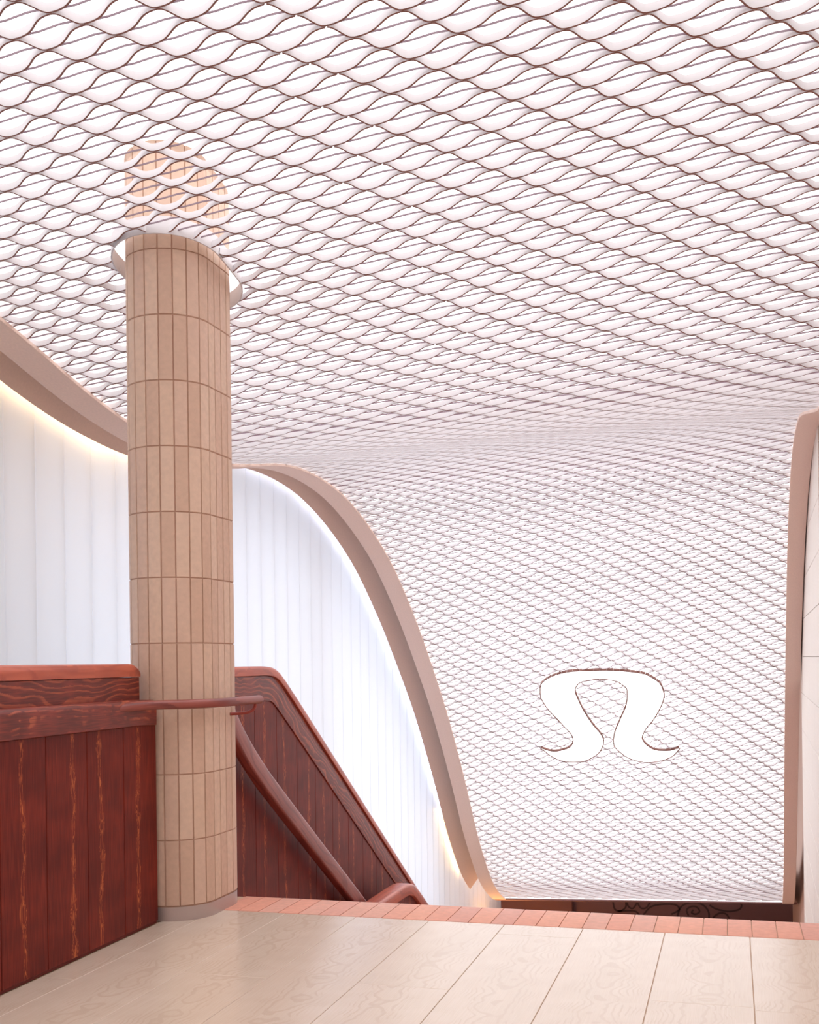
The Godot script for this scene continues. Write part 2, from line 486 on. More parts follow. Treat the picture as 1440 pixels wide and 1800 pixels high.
func build_shell() -> void:
	# left wall: upright channels of back-lit glass
	var wl := setting("wall_left", "white back-lit wall of upright glass channels", "wall")
	put("backing", block(Vector3(-4.65, -5.6, -19.7), Vector3(-4.45, 4.6, 2.2), M.plaster, 0.0), wl)
	# a channel is a sheet with two short flanges turned back
	var ch := Shape.new()
	var line := [Vector2(-3.95, 0.0), Vector2(-3.906, 0.0), Vector2(-3.902, -0.001), Vector2(-3.90, -0.006), Vector2(-3.90, -0.292), Vector2(-3.902, -0.297), Vector2(-3.906, -0.298), Vector2(-3.95, -0.298)]
	for i in line.size() - 1:
		var a: Vector2 = line[i]
		var b: Vector2 = line[i + 1]
		var e := (b - a).normalized()
		ch.flat(Vector3(a.x, -5.3, a.y), Vector3(b.x, -5.3, b.y), Vector3(b.x, 4.2, b.y), Vector3(a.x, 4.2, a.y), Vector3(-e.y, 0, e.x))
	var channel := ch.mesh(M.glass)
	for k in 72:
		put("glass_channel", channel, wl).position.z = 2.0 - k * 0.3
	# unseen lamps in the cavity, placed to light the glass from behind
	for k in 4:
		var z := -3.2 - k * 4.9
		put("unseen_lamp_panel", block(Vector3(-4.45, -3.2, z - 2.3), Vector3(-4.43, 2.8, z + 2.3), M.unseen_lamp_panel, 0.0), wl)
		var l := AreaLight3D.new()
		l.name = "unseen_wall_light_%03d" % k
		l.area_size = Vector2(4.6, 6.0)
		l.light_energy = [0.14, 0.34, 0.44, 0.1][k] * 4.6 * 6.0 / PI
		l.light_color = Color(0.84, 0.91, 1.0)
		l.area_range = 30.0
		l.shadow_enabled = true
		l.transform = Transform3D(Basis(Vector3.UP, -PI / 2.0), Vector3(-4.42, -0.2, z))
		add_child(l)
	# unseen warm globe, placed to light the foot of the glass wall
	var globe := SphereMesh.new()
	globe.radius = 0.07; globe.height = 0.14; globe.radial_segments = 20; globe.rings = 10
	globe.material = M.led_warm
	put("unseen_wall_lamp", globe, wl).position = Vector3(-3.5, -3.35, -17.6)
	put("unseen_lamp_arm", sweep([Vector3(-3.9, -3.35, -17.6), Vector3(-3.57, -3.35, -17.6)], circle(0.012), Vector3.BACK, M.iron, true), wl)
	var wo := OmniLight3D.new()
	wo.name = "unseen_wall_lamp_light"
	wo.light_energy = 1.1
	wo.light_color = Color(1.0, 0.7, 0.38)
	wo.light_size = 0.07
	wo.omni_range = 15.0
	wo.omni_attenuation = 2.0
	wo.shadow_enabled = true
	wo.position = Vector3(-3.5, -3.35, -17.6)
	add_child(wo)
	# right wall: pale panels with fine joints
	var wr := setting("wall_right", "pale panelled wall at the right of the stairwell", "wall")
	put("wall", block(Vector3(0.7, -5.6, -8.98), Vector3(0.9, 4.6, 2.2), M.panel_white, 0.0), wr)
	var ws := setting("wall_right_far", "pale panelled wall edge beside the slim frame", "wall")
	ws.position = Vector3(0.66, 0, -10.0)
	ws.rotation.y = -0.024
	put("backing", block(Vector3(0.02, -5.6, -3.42), Vector3(0.2, 4.6, 1.0), M.white_gap, 0.0), ws)
	for row in 24:
		var y0 := -5.3 + row * 0.4
		var z := -3.42
		while z < 0.99:
			var z1 := minf(1.0, z + (1.65 if z > -3.41 else 0.55 * (1 + row % 3)))
			put("panel", block(Vector3(0.0, y0 + 0.002, z + 0.002), Vector3(0.022, y0 + 0.398, z1 - 0.002), M.panel_white, 0.002), ws)
			z = z1
	# far wall and the lower floor
	var wf := setting("wall_far", "dark mauve wall at the foot of the stairs", "wall")
	put("wall", block(Vector3(-4.8, -5.6, -19.9), Vector3(1.1, 4.6, -19.5), M.mural_wall, 0.0), wf)
	put("side_pier", block(Vector3(0.9, -5.6, -19.5), Vector3(1.1, 4.6, -13.35), M.wall_pink, 0.0), wf)
	put("pier", block(Vector3(-3.9, -5.4, -19.5), Vector3(-2.67, -2.4, -19.36), M.mauve, 0.01), wf)
	var wb := setting("wall_back", "pale wall behind the landing", "wall")
	put("wall", block(Vector3(-4.8, -5.6, 2.2), Vector3(1.1, 4.6, 2.4), M.plaster, 0.0), wb)
	var fl := setting("floor_lower", "floor of the lower storey", "floor")
	put("slab", block(Vector3(-4.8, -5.6, -19.7), Vector3(1.1, -5.3, 2.2), M.plaster, 0.0), fl)

func build_ceiling() -> void:
	var c := setting("ceiling", "white luminous ceiling membrane behind the lattice", "ceiling")
	put("roof_slab", block(Vector3(-4.8, 4.25, -19.7), Vector3(1.1, 4.5, 2.4), M.plaster, 0.0), c)
	var path := profile_path(-1.9, 18.9, 0.15)
	put("light_box_side", sweep(path, rect(XL - 0.19, XL - 0.175, 0.002, 0.43), SIDE, M.box_side), c)
	var rp := profile_path(-1.9, 18.9, 0.15, true)
	put("luminous_membrane", sweep(rp, rect(-4.24, 0.15, 0.42, 0.43), SIDE, M.membrane), c)
	put("light_box_side", sweep(rp, rect(0.145, 0.16, 0.002, 0.43), SIDE, M.box_side), c)
	put("luminous_end", sweep(profile_path(17.33, 17.36, 0.1, true), rect(-4.2, 0.15, 0.005, 0.42), SIDE, M.membrane), c)
	# plain soffit beyond the lattice
	put("soffit", sweep(profile_path(17.3, 19.2, 0.2), rect(XL - 0.19, 0.86, -0.02, 0.0), SIDE, M.mauve), c)
	put("near_soffit", block(Vector3(-4.05, 3.5, 1.85), Vector3(0.68, 3.58, 2.2), M.plaster, 0.0), c)

func inside_hole(x: float, d: float) -> bool:
	var dd := clampf(d, COL_NEAR, COL_FAR)
	return Vector2(x - COL_X, d - dd).length() < HOLE

const COL_X := -2.39
const COL_NEAR := 4.59
const COL_FAR := 4.77
const COL_R := 0.19
const HOLE := 0.245

func ribbon(pts: Array, thick: float, o0: float, o1: float, mat: Material, edge: Material) -> ArrayMesh:
	# pts: runs of Vector2(x, s)
	var v := PackedVector3Array(); var n := PackedVector3Array(); var ix := PackedInt32Array(); var ie := PackedInt32Array()
	for run in pts:
		var k: int = run.size()
		if k < 2: continue
		var at := v.size()
		for i in k:
			var p: Vector2 = run[i]
			var t: Vector2 = (run[mini(i + 1, k - 1)] - run[maxi(i - 1, 0)]).normalized()
			var nn := normal_at(p.y)
			var q := on_profile(p.y)
			var N := Vector3(0, nn.y, -nn.x)
			var T := Vector3(0, -nn.x, -nn.y)            # along the profile
			var B := SIDE * -t.y + T * t.x       # across the ribbon
			var P := Vector3(p.x, q.y + RISE * (p.x - XL), -q.x)
			var a := P + B * thick / 2.0
			var b := P - B * thick / 2.0
			v.append_array([a + N * o0, a + N * o1, b + N * o0, b + N * o1, a + N * o0, b + N * o0, a + N * o1, b + N * o1])
			n.append_array([B, B, -B, -B, -N, -N, N, N])
		for i in k - 1:
			var c := at + i * 8
			ix.append_array([c, c + 8, c + 1, c + 1, c + 8, c + 9])
			ix.append_array([c + 2, c + 3, c + 10, c + 3, c + 11, c + 10])
			ie.append_array([c + 4, c + 5, c + 12, c + 5, c + 13, c + 12])
			ix.append_array([c + 6, c + 14, c + 7, c + 7, c + 14, c + 15])
	if v.is_empty(): return null
	var arr := []
	arr.resize(Mesh.ARRAY_MAX)
	arr[Mesh.ARRAY_VERTEX] = v; arr[Mesh.ARRAY_NORMAL] = n; arr[Mesh.ARRAY_INDEX] = ix
	var m := ArrayMesh.new()
	m.add_surface_from_arrays(Mesh.PRIMITIVE_TRIANGLES, arr)
	m.surface_set_material(0, mat)
	arr[Mesh.ARRAY_INDEX] = ie
	m.add_surface_from_arrays(Mesh.PRIMITIVE_TRIANGLES, arr)
	m.surface_set_material(1, edge)
	return m

# runs that only the fine panel seam divides stay one piece
func pieces(runs: Array) -> Array:
	var out := []
	for r in runs:
		if r.size() < 2: continue
		if not out.is_empty() and out[-1][-1][-1].distance_to(r[0]) < 0.012: out[-1].append(r)
		else: out.append([r])
	return out

func clear_of(q: Vector2, s_near: float, s_far: float) -> bool:
	if q.x < XL - 0.05 or q.y < s_near or q.y > s_far: return false
	var d := d_of(q.y)
	if q.x > right_edge(d) + 0.03: return false
	if d < 6.0: return not inside_hole(q.x, d)
	if d > 12.8 and d < 15.0 and q.x > -2.6 and q.x < -0.5: return not Geometry2D.is_point_in_polygon(q, sign_outline)
	return true

func build_lattice() -> void:
	var t := thing("wave_lattice", "pinkish wavy lattice of leaf-shaped cells under the white glowing ceiling", "lattice")
	var A := Vector2(0.257, 0.0)          # from joint to joint along one ribbon
	var Bv := Vector2(0.073, 0.0745)         # from one ribbon to the next
	var dir := A.normalized()
	var perp := Vector2(-dir.y, dir.x)
	var th := 0.0067
	var anchor := Vector2(-0.013, s_of(3.866))
	var s_near := s_of(1.2)
	var s_far := s_of(17.25)
	var seam_x := -1.45
	var n0 := int(floor((s_near - anchor.y) / 0.0745)) - 2
	var n1 := int(ceil((s_far - anchor.y) / 0.0745)) + 2
	for w in range(n0, n1 + 1):
		var o := anchor + Bv * w
		var k0 := int(floor((XL - 0.1 - o.x) / A.x)) - 1
		var k1 := int(ceil((0.75 - o.x) / A.x)) + 1
		var d_mid := d_of(clampf(o.y - o.x * A.y / A.x, dense_s[0], dense_s[-1]))
		var seg := 16 if d_mid < 6.5 else (8 if d_mid < 10.0 else 6)
		var runs := []
		var cur := []
		var thread_runs := []
		var thread := []
		var broke := false
		for k in range(k0, k1):
			var c0 := o + A * k                               # shared with the ribbon before
			var tr := c0 + Bv - perp * th * 0.5               # shared with the ribbon after
			var c1 := o + A * (k + 1) + perp * th * 0.5
			c0 += perp * th * 0.5
			for half in 2:
				var p0 := c0 if half == 0 else tr
				var p3 := tr if half == 0 else c1
				# a straight short fall, then a long level run with a steep rise
				var p1 := p0 + dir * (0.031 if half == 0 else 0.104)
				var p2 := p3 - dir * (0.032 if half == 0 else 0.088)
				var sg: int = seg / 2 if half == 0 else seg
				for i in sg:
					var q := p0.bezier_interpolate(p1, p2, p3, float(i) / sg)
					var ok := clear_of(q, s_near, s_far)
					if ok and half == 0 and i == 0 and not broke and c0.x > seam_x:
						broke = true
						cur.append(q - dir * 0.004)
						runs.append(cur); cur = [q + dir * 0.004]
					elif ok:
						cur.append(q)
					elif not cur.is_empty():
						runs.append(cur); cur = []
			# a thin thread runs from joint to joint through the middle of the cells
			var j0 := o + Bv + A * k
			for i in 6:
				var f := i / 6.0
				var q := j0 + A * f + perp * 0.007 * sin(TAU * f)
				var ok := clear_of(q, s_near, s_far)
				if ok: thread.append(q)
				elif not thread.is_empty():
					thread_runs.append(thread); thread = []
		runs.append(cur)
		thread_runs.append(thread)
		for piece in pieces(runs):
			var m := ribbon(piece, th, 0.0, FIN, M.fin, M.fin_edge)
			if m: put("ribbon", m, t)
		for piece in pieces(thread_runs):
			var m2 := ribbon(piece, 0.0017, 0.012, 0.019, M.thread, M.thread)
			if m2: put("thread", m2, t)
	# the collar that closes the lattice round the column
	var col := Shape.new()
	var ring := pill(HOLE, 40)
	for i in ring.size():
		var a: Vector2 = ring[i]
		var b: Vector2 = ring[(i + 1) % ring.size()]
		var na := (a - Vector2(COL_X, clampf(a.y, COL_NEAR, COL_FAR))).normalized()
		var nb := (b - Vector2(COL_X, clampf(b.y, COL_NEAR, COL_FAR))).normalized()
		var pa0 := on_surface(a.x, s_of(a.y), -0.006)
		var pb0 := on_surface(b.x, s_of(b.y), -0.006)
		var pa1 := pa0 + Vector3.UP * 0.075
		var pb1 := pb0 + Vector3.UP * 0.075
		var oa := Vector3(na.x, 0, -na.y)
		var ob := Vector3(nb.x, 0, -nb.y)
		col.quad(pa0, pb0, pb1, pa1, -oa, -ob, -ob, -oa)
		col.quad(pa0 + oa * 0.006, pb0 + ob * 0.006, pb1 + ob * 0.006, pa1 + oa * 0.006, oa, ob, ob, oa)
		col.flat(pa0, pb0, pb0 + ob * 0.006, pa0 + oa * 0.006, Vector3.DOWN)
		col.flat(pa1, pb1, pb1 + ob * 0.006, pa1 + oa * 0.006, Vector3.UP)
	put("collar", col.mesh(M.fin), t)

# outline of the column (x, distance), anticlockwise seen with distance upwards
func pill(r: float, k: int) -> Array:
	var out := []
	for i in k:
		var g := PI + PI * i / (k - 1.0)
		out.append(Vector2(COL_X + cos(g) * r, COL_NEAR + sin(g) * r))
	for i in k:
		var g := PI * i / (k - 1.0)
		out.append(Vector2(COL_X + cos(g) * r, COL_FAR + sin(g) * r))
	return out

func build_frames() -> void:
	var left := thing("curved_frame", "long pinkish curved frame along the lattice by the white glass wall", "frame")
	var path := profile_path(-1.9, 17.3, 0.12)
	put("flange", sweep(path, rounded(XL - 0.19, XL, -0.022, -0.002, 0.004, 0.0), SIDE, M.frame), left)
	var cp := profile_path(-1.9, 16.75, 0.12)
	put("cove_panel", sweep(cp, PackedVector2Array([Vector2(XL - 0.435, 0.02), Vector2(XL - 0.19, 0.38), Vector2(XL - 0.19, 0.41), Vector2(XL - 0.44, 0.05)]), SIDE, M.frame), left)
	# strip of lamps in the slot between the cove and the glass wall, cool over the stair and warm at both ends
	var spans := [[-1.5, 8.2, M.led_warm], [8.2, 15.2, M.led], [15.2, 16.7, M.led_warm]]
	for sp in spans:
		put("light_strip", sweep(profile_path(sp[0], sp[1], 0.2), rect(XL - 0.48, XL - 0.455, 0.12, 0.13), SIDE, sp[2]), left)
	var spots := []
	for k in 7: spots.append([-1.0 + k * 1.35, 1.4, true, 0.35])
	for k in 12: spots.append([9.0 + k * 0.52, 0.85, false, 0.1])
	spots.append([15.35, 0.8, true, 0.3])
	spots.append([15.9, 0.8, true, 0.4])
	for k in spots.size():
		var d: float = spots[k][0]
		var warm: bool = spots[k][2]
		var s := s_of(d)
		var n2 := normal_at(s)
		var n3 := Vector3(0, n2.y, -n2.x)
		var l := AreaLight3D.new()
		l.name = "cove_light_%03d" % k
		l.area_size = Vector2(0.02, spots[k][1])
		l.light_energy = spots[k][3]
		l.light_color = Color(1.0, 0.84, 0.58) if warm else Color(0.76, 0.84, 1.0)
		l.area_range = 20.0
		l.shadow_enabled = true
		l.transform = Transform3D(Basis(Vector3.RIGHT, n3.cross(Vector3.RIGHT), n3), on_surface(XL - 0.466, s, 0.115))
		add_child(l)
	var right := thing("curved_frame", "slim pinkish curved frame edging the lattice beside the pale panelled wall", "frame")
	var rp := profile_path(-1.9, 17.3, 0.12, true)
	put("flange", sweep(rp, rounded(0.0, 0.16, -0.022, -0.002, 0.004, 0.0), SIDE, M.frame), right)

# point and outward normal at a run u round the column, starting at the near tip and going right
func round_column(u: float, r: float, base: Vector3) -> Array:
	var straight := COL_FAR - COL_NEAR
	var per := TAU * COL_R + 2.0 * straight
	var q := fposmod(u, per)
	var quarter := PI * COL_R / 2.0
	var p: Vector2
	var n: Vector2
	if q < quarter or q >= per - quarter:
		var g := (q if q < quarter else q - per) / COL_R
		n = Vector2(sin(g), -cos(g)); p = Vector2(COL_X, COL_NEAR)
	elif q < quarter + straight:
		n = Vector2(1, 0); p = Vector2(COL_X, COL_NEAR + q - quarter)
	elif q < quarter * 3.0 + straight:
		var g := (q - quarter - straight) / COL_R
		n = Vector2(cos(g), sin(g)); p = Vector2(COL_X, COL_FAR)
	else:
		n = Vector2(-1, 0); p = Vector2(COL_X, COL_FAR - (q - quarter * 3.0 - straight))
	p += n * r
	return [Vector3(p.x, 0, -p.y) - base, Vector3(n.x, 0, -n.y)]

func build_column() -> void:
	var t := thing("tiled_column", "tall sand-coloured tiled column rising through the lattice ceiling", "column", Vector3(COL_X, 0, -(COL_NEAR + COL_FAR) / 2.0))
	var base := t.position
	var course := 0.2825
	var count := 25
	var straight := COL_FAR - COL_NEAR
	var per := TAU * COL_R + 2.0 * straight
	# core of grout
	var core := Shape.new()
	for i in 60:
		var a: Array = round_column(per * i / 60.0, COL_R - 0.004, base)
		var b: Array = round_column(per * (i + 1) / 60.0, COL_R - 0.004, base)
		core.quad(a[0], b[0], b[0] + Vector3.UP * 3.7, a[0] + Vector3.UP * 3.7, a[1], b[1], b[1], a[1])
	put("grout_core", core.mesh(M.grout), t)
	var pl := Shape.new()
	for i in 60:
		var a: Array = round_column(per * i / 60.0, COL_R - 0.001, base)
		var b: Array = round_column(per * (i + 1) / 60.0, COL_R - 0.001, base)
		pl.quad(a[0], b[0], b[0] + Vector3.UP * 0.06, a[0] + Vector3.UP * 0.06, a[1], b[1], b[1], a[1])
	put("plinth", pl.mesh(M.plinth), t).set_meta("label", "grey metal plinth")
	for j in count:
		var w := per / count
		var u0 := w * (j - 0.35) + 0.0012
		var u1 := w * (j + 0.65) - 0.0012
		var h := course - 0.0034
		var s := Shape.new()
		var e := 0.0022
		var segs := 4
		for i in segs:
			var ua := lerpf(u0 + e, u1 - e, float(i) / segs)
			var ub := lerpf(u0 + e, u1 - e, float(i + 1) / segs)
			var a: Array = round_column(ua, COL_R, base)
			var b: Array = round_column(ub, COL_R, base)
			s.quad(a[0] + Vector3.UP * e, b[0] + Vector3.UP * e, b[0] + Vector3.UP * (h - e), a[0] + Vector3.UP * (h - e), a[1], b[1], b[1], a[1])
			for sd in [0, 1]:
				var y0 := e if sd == 0 else h - e
				var y1 := 0.0 if sd == 0 else h
				var c: Array = round_column(lerpf(u0, u1, float(i) / segs), COL_R - 0.005, base)
				var d: Array = round_column(lerpf(u0, u1, float(i + 1) / segs), COL_R - 0.005, base)
				var tilt := Vector3.DOWN if sd == 0 else Vector3.UP
				s.quad(a[0] + Vector3.UP * y0, b[0] + Vector3.UP * y0, d[0] + Vector3.UP * y1, c[0] + Vector3.UP * y1, (a[1] + tilt).normalized(), (b[1] + tilt).normalized(), (d[1] + tilt).normalized(), (c[1] + tilt).normalized())
		for sd in [0, 1]:
			var a: Array = round_column(u0 + e if sd == 0 else u1 - e, COL_R, base)
			var c: Array = round_column(u0 if sd == 0 else u1, COL_R - 0.005, base)
			var side: Vector3 = (a[1] + (c[0] - a[0]).normalized()).normalized()
			s.flat(a[0] + Vector3.UP * e, a[0] + Vector3.UP * (h - e), c[0] + Vector3.UP * h, c[0], side)
		var variants := []
		for k in 4: variants.append(s.mesh(M["tile%d" % k]))
		# ten full courses, a cut course at the lattice, long tiles inside the light box
		for c in 12:
			var o := put("tile", variants[rng.randi() % 4], t)
			o.position.y = 0.065 + c * course
			if c == 10: o.scale.y = 0.25
			if c == 11:
				o.position.y = 0.065 + 10.26 * course
				o.scale.y = 1.6

func plank(parent: Node, d0: float, d1: float, poly: PackedVector2Array, x0: float, x1: float, k: int) -> void:
	# one upright board cut to the outline; each takes a board of its own from the wood
	var strip := PackedVector2Array([Vector2(d0, -6), Vector2(d1, -6), Vector2(d1, 3), Vector2(d0, 3)])
	for piece in Geometry2D.intersect_polygons(poly, strip):
		var uv0 := Vector2(d0, -6.0 + k * 1.37)
		put("board", slab(piece, x0, x1, M.panel, uv0 - Vector2((k % 4) * (d1 - d0), 0), Vector2(0.25 / (d1 - d0), 0.42), 0.002), parent)

func build_guards() -> void:
	# guard of the landing, up to the column
	var g := thing("landing_guard", "dark red wooden guard wall with rounded cap at the left of the landing", "guard wall", Vector3.ZERO)
	var d0 := 0.4
	var d1 := 4.375
	put("core", block(Vector3(-2.53, 0.0, -d1 + 0.005), Vector3(-2.44, 0.9, -d0), M.core_wood, 0.0), g)
	var face := PackedVector2Array([Vector2(d0, 0.012), Vector2(d1, 0.012), Vector2(d1, 0.85), Vector2(d0, 0.85)])
	var w := 0.27
	var k := 0
	var d := d1
	while d > d0:
		plank(g, d - w + 0.0015, d - 0.0015 if k else d, face, -2.44, -2.37, k + 3)
		d -= w; k += 1
	put("kick_strip", block(Vector3(-2.44, 0.0, -d1), Vector3(-2.378, 0.012, -d0), M.core_wood, 0.0), g)
	# apron behind the ledge, then the cap
	put("apron", sweep([Vector3(-2.485, 0.99, -d0), Vector3(-2.485, 0.99, -4.355)], rounded(-0.05, 0.05, -0.08, 0.06, 0.0, 0.002), Vector3.RIGHT, M.band, true), g)
	var cap := [Vector3(0, 0, -d0), Vector3(0, 0, -2.4), Vector3(0, 0, -4.3), Vector3(0, -0.004, -4.325), Vector3(0, -0.014, -4.345), Vector3(0, -0.03, -4.356), Vector3(0, -0.045, -4.36)]
	for i in cap.size(): cap[i] += Vector3(-2.485, 1.055, 0)
	put("cap", cap_mesh(d0, 4.36), g)
	var ledge := thing("landing_handrail", "red handrail along the landing guard, turning round past the column", "handrail", Vector3.ZERO)
	put("rail_board", sweep([Vector3(-2.39, 0.905, -d0), Vector3(-2.39, 0.905, -4.22), Vector3(-2.39, 0.9, -4.36)], rounded(-0.045, 0.033, -0.055, 0.052, 0.004, 0.022), Vector3.RIGHT, M.band, true, true, false, Vector2(0.3, 0.4)), ledge)
	# round rail past the column with its bracket
	var hr := ledge
	var rp := curve([Vector3(-2.385, 0.92, -3.98), Vector3(-2.365, 0.93, -4.12), Vector3(-2.31, 0.934, -4.25), Vector3(-2.225, 0.933, -4.38), Vector3(-2.155, 0.933, -4.52), Vector3(-2.135, 0.933, -4.68), Vector3(-2.135, 0.933, -4.94)], 6)
	put("rod", sweep(rp, circle(0.0195, 16), Vector3.UP, M.rail, true), hr)
	var knob := SphereMesh.new()
	knob.radius = 0.0195; knob.height = 0.039; knob.radial_segments = 16; knob.rings = 8
	knob.material = M.rail
	put("rounded_end", knob, hr).position = Vector3(-2.135, 0.933, -4.94)
	var bp := curve([Vector3(-2.135, 0.925, -4.90), Vector3(-2.137, 0.895, -4.885), Vector3(-2.15, 0.878, -4.85), Vector3(-2.175, 0.874, -4.80), Vector3(-2.199, 0.874, -4.755)], 5)
	put("bracket", sweep(bp, circle(0.0075, 10), Vector3(0.6, 0, -0.4).normalized().cross(Vector3.UP).cross(Vector3.UP).normalized() if false else Vector3(0.6, 0.0, 0.8).normalized(), M.iron, true), hr)
	# guard along the stair, beyond the column
	var sg := thing("stair_guard", "dark red wooden stair guard sloping down beside the white glass wall", "guard wall", Vector3.ZERO)
	var slope := -0.628
	var low := 10.2
	# cap top line: level to 5.8 m, bent round, then falling with the stair
	var top := curve([Vector2(4.98, 1.088), Vector2(5.4, 1.087), Vector2(5.74, 1.086), Vector2(5.87, 1.068), Vector2(5.97, 1.02), Vector2(6.07, 0.96), Vector2(6.6, 0.63), Vector2(low, 0.63 + (low - 6.6) * slope)], 6)
	var cap_path := []
	for p in top: cap_path.append(Vector3(-2.49, p.y - 0.027, -p.x))
	put("cap", sweep(cap_path, rounded(-0.065, 0.067, -0.024, 0.026, 0.002, 0.022), Vector3.RIGHT, M.cap, true), sg)
	var ap := []
	for p in top: ap.append(Vector3(-2.49, p.y - 0.125, -p.x))
	var apron_path := []
	# the apron keeps its width square to the cap
	for i in top.size():
		var a: Vector2 = top[maxi(i - 1, 0)]
		var b: Vector2 = top[mini(i + 1, top.size() - 1)]
		var tn := (b - a).normalized()
		var nn := Vector2(tn.y, -tn.x)
		apron_path.append(top[i] + nn * 0.12)
	var app := []
	for p in apron_path: app.append(Vector3(-2.49, p.y, -p.x))
	put("apron", sweep(app, rounded(-0.05, 0.056, -0.068, 0.068, 0.002, 0.002), Vector3.RIGHT, M.band, true), sg)
	var outline := PackedVector2Array()
	for i in top.size():
		var a: Vector2 = top[maxi(i - 1, 0)]
		var b: Vector2 = top[mini(i + 1, top.size() - 1)]
		var tn := (b - a).normalized()
		outline.append(top[i] + Vector2(tn.y, -tn.x) * 0.19)
	var last: Vector2 = outline[outline.size() - 1]
	outline.append(Vector2(last.x, last.y - 1.2))
	outline.append(Vector2(7.4, -1.6))
	outline.append(Vector2(4.98, -0.2))
	var dd := 4.98
	k = 0
	while dd < low:
		plank(sg, dd + 0.0015, dd + 0.3 - 0.0015, outline, -2.53, -2.44, k + 1)
		dd += 0.3; k += 1
	# rail on the stair guard
	var sr := thing("stair_handrail", "dark wooden handrail board bending and falling along the stair guard", "handrail", Vector3.ZERO)
	var mid := curve([Vector2(5.02, 0.93), Vector2(5.07, 0.85), Vector2(5.16, 0.755), Vector2(5.29, 0.645), Vector2(5.46, 0.52), Vector2(5.62, 0.415), Vector2(6.2, 0.05), Vector2(7.2, -0.575), Vector2(8.2, -1.2)], 6)
	var rpath := []
	for p in mid: rpath.append(Vector3(-2.36, p.y, -p.x))
	put("rail_board", sweep(rpath, rounded(-0.028, 0.03, -0.053, 0.053, 0.012, 0.018), Vector3.RIGHT, M.rail, true), sr)
	# lower guard in front, only its corner shows over the landing's edge
	var lg := thing("lower_guard", "bent corner of a lower red wooden guard just above the nosing tiles", "guard wall", Vector3.ZERO)
	var lt := curve([Vector2(6.4, -0.44), Vector2(7.0, -0.445), Vector2(7.5, -0.447), Vector2(7.66, -0.455), Vector2(7.78, -0.482), Vector2(7.9, -0.54), Vector2(8.2, -0.72), Vector2(9.4, -1.45)], 5)
	var lp := []
	for p in lt: lp.append(Vector3(-2.25, p.y - 0.03, -p.x))
	put("cap", sweep(lp, rounded(-0.06, 0.06, -0.05, 0.03, 0.004, 0.02), Vector3.RIGHT, M.cap, true), lg)
	var lo := PackedVector2Array()
	for p in lt: lo.append(p - Vector2(0.0, 0.075))
	lo.append(Vector2(9.4, -2.9)); lo.append(Vector2(6.4, -1.4))
	var x := 6.4
	k = 0
	while x < 9.4:
		plank(lg, x + 0.0015, x + 0.3 - 0.0015, lo, -2.29, -2.215, k + 2)
		x += 0.3; k += 1

func cap_mesh(d0: float, d1: float) -> ArrayMesh:
	# rounded on top and at its end
	var s := Shape.new()
	var out := rounded(-0.065, 0.055, 0.0, 0.055, 0.0, 0.03)
	var rings := []
	for i in 9:
		var f := i / 7.0
		if i == 0: rings.append([d0, 1.0, 1.0])
		else:
			var g := (i - 1) / 7.0 * PI / 2.0
			rings.append([d1 - 0.05 + 0.05 * sin(g), 0.35 + 0.65 * cos(g), 1.0])
	for i in rings.size() - 1:
		for k in out.size():
			var k2 := (k + 1) % out.size()
			var q := []
			for e in [[i, k], [i, k2], [i + 1, k2], [i + 1, k]]:
				var o: Vector2 = out[e[1]]
				q.append(Vector3(-2.485 + o.x, 1.052 + o.y * rings[e[0]][1], -rings[e[0]][0]))
			var ns := []
			for e in [[i, k], [i, k2], [i + 1, k2], [i + 1, k]]:
				var o: Vector2 = out[e[1]]
				var nn := Vector3(0, 0, 0)
				var cx := clampf(o.x, -0.035, 0.025)
				var cy := minf(o.y, 0.025)
				nn = Vector3(o.x - cx, maxf(o.y - cy, 0.0), 0)
				if nn.length() < 0.001: nn = Vector3(0, -1, 0) if o.y < 0.01 else Vector3(signf(o.x), 0, 0)
				nn = nn.normalized()
				if e[0] >= 1:
					var g: float = (e[0] - 1) / 7.0 * PI / 2.0
					nn = (nn * cos(g) + Vector3(0, 0.15, -1) * sin(g)).normalized()
				ns.append(nn)
			s.quad(q[0], q[1], q[2], q[3], ns[0], ns[1], ns[2], ns[3], Vector2(k * 0.01, rings[i][0]), Vector2(k2 * 0.01, rings[i][0]), Vector2(k2 * 0.01, rings[i + 1][0]), Vector2(k * 0.01, rings[i + 1][0]))
	var e := rings.size() - 1
	var tr := Geometry2D.triangulate_polygon(out)
	for j in range(0, tr.size(), 3):
		var q := []
		for k in 3:
			var o: Vector2 = out[tr[j + k]]
			q.append(Vector3(-2.485 + o.x, 1.052 + o.y * rings[e][1], -rings[e][0]))
		s.tri(q[0], q[1], q[2], Vector3(0, 0, -1))
	return s.mesh(M.cap)

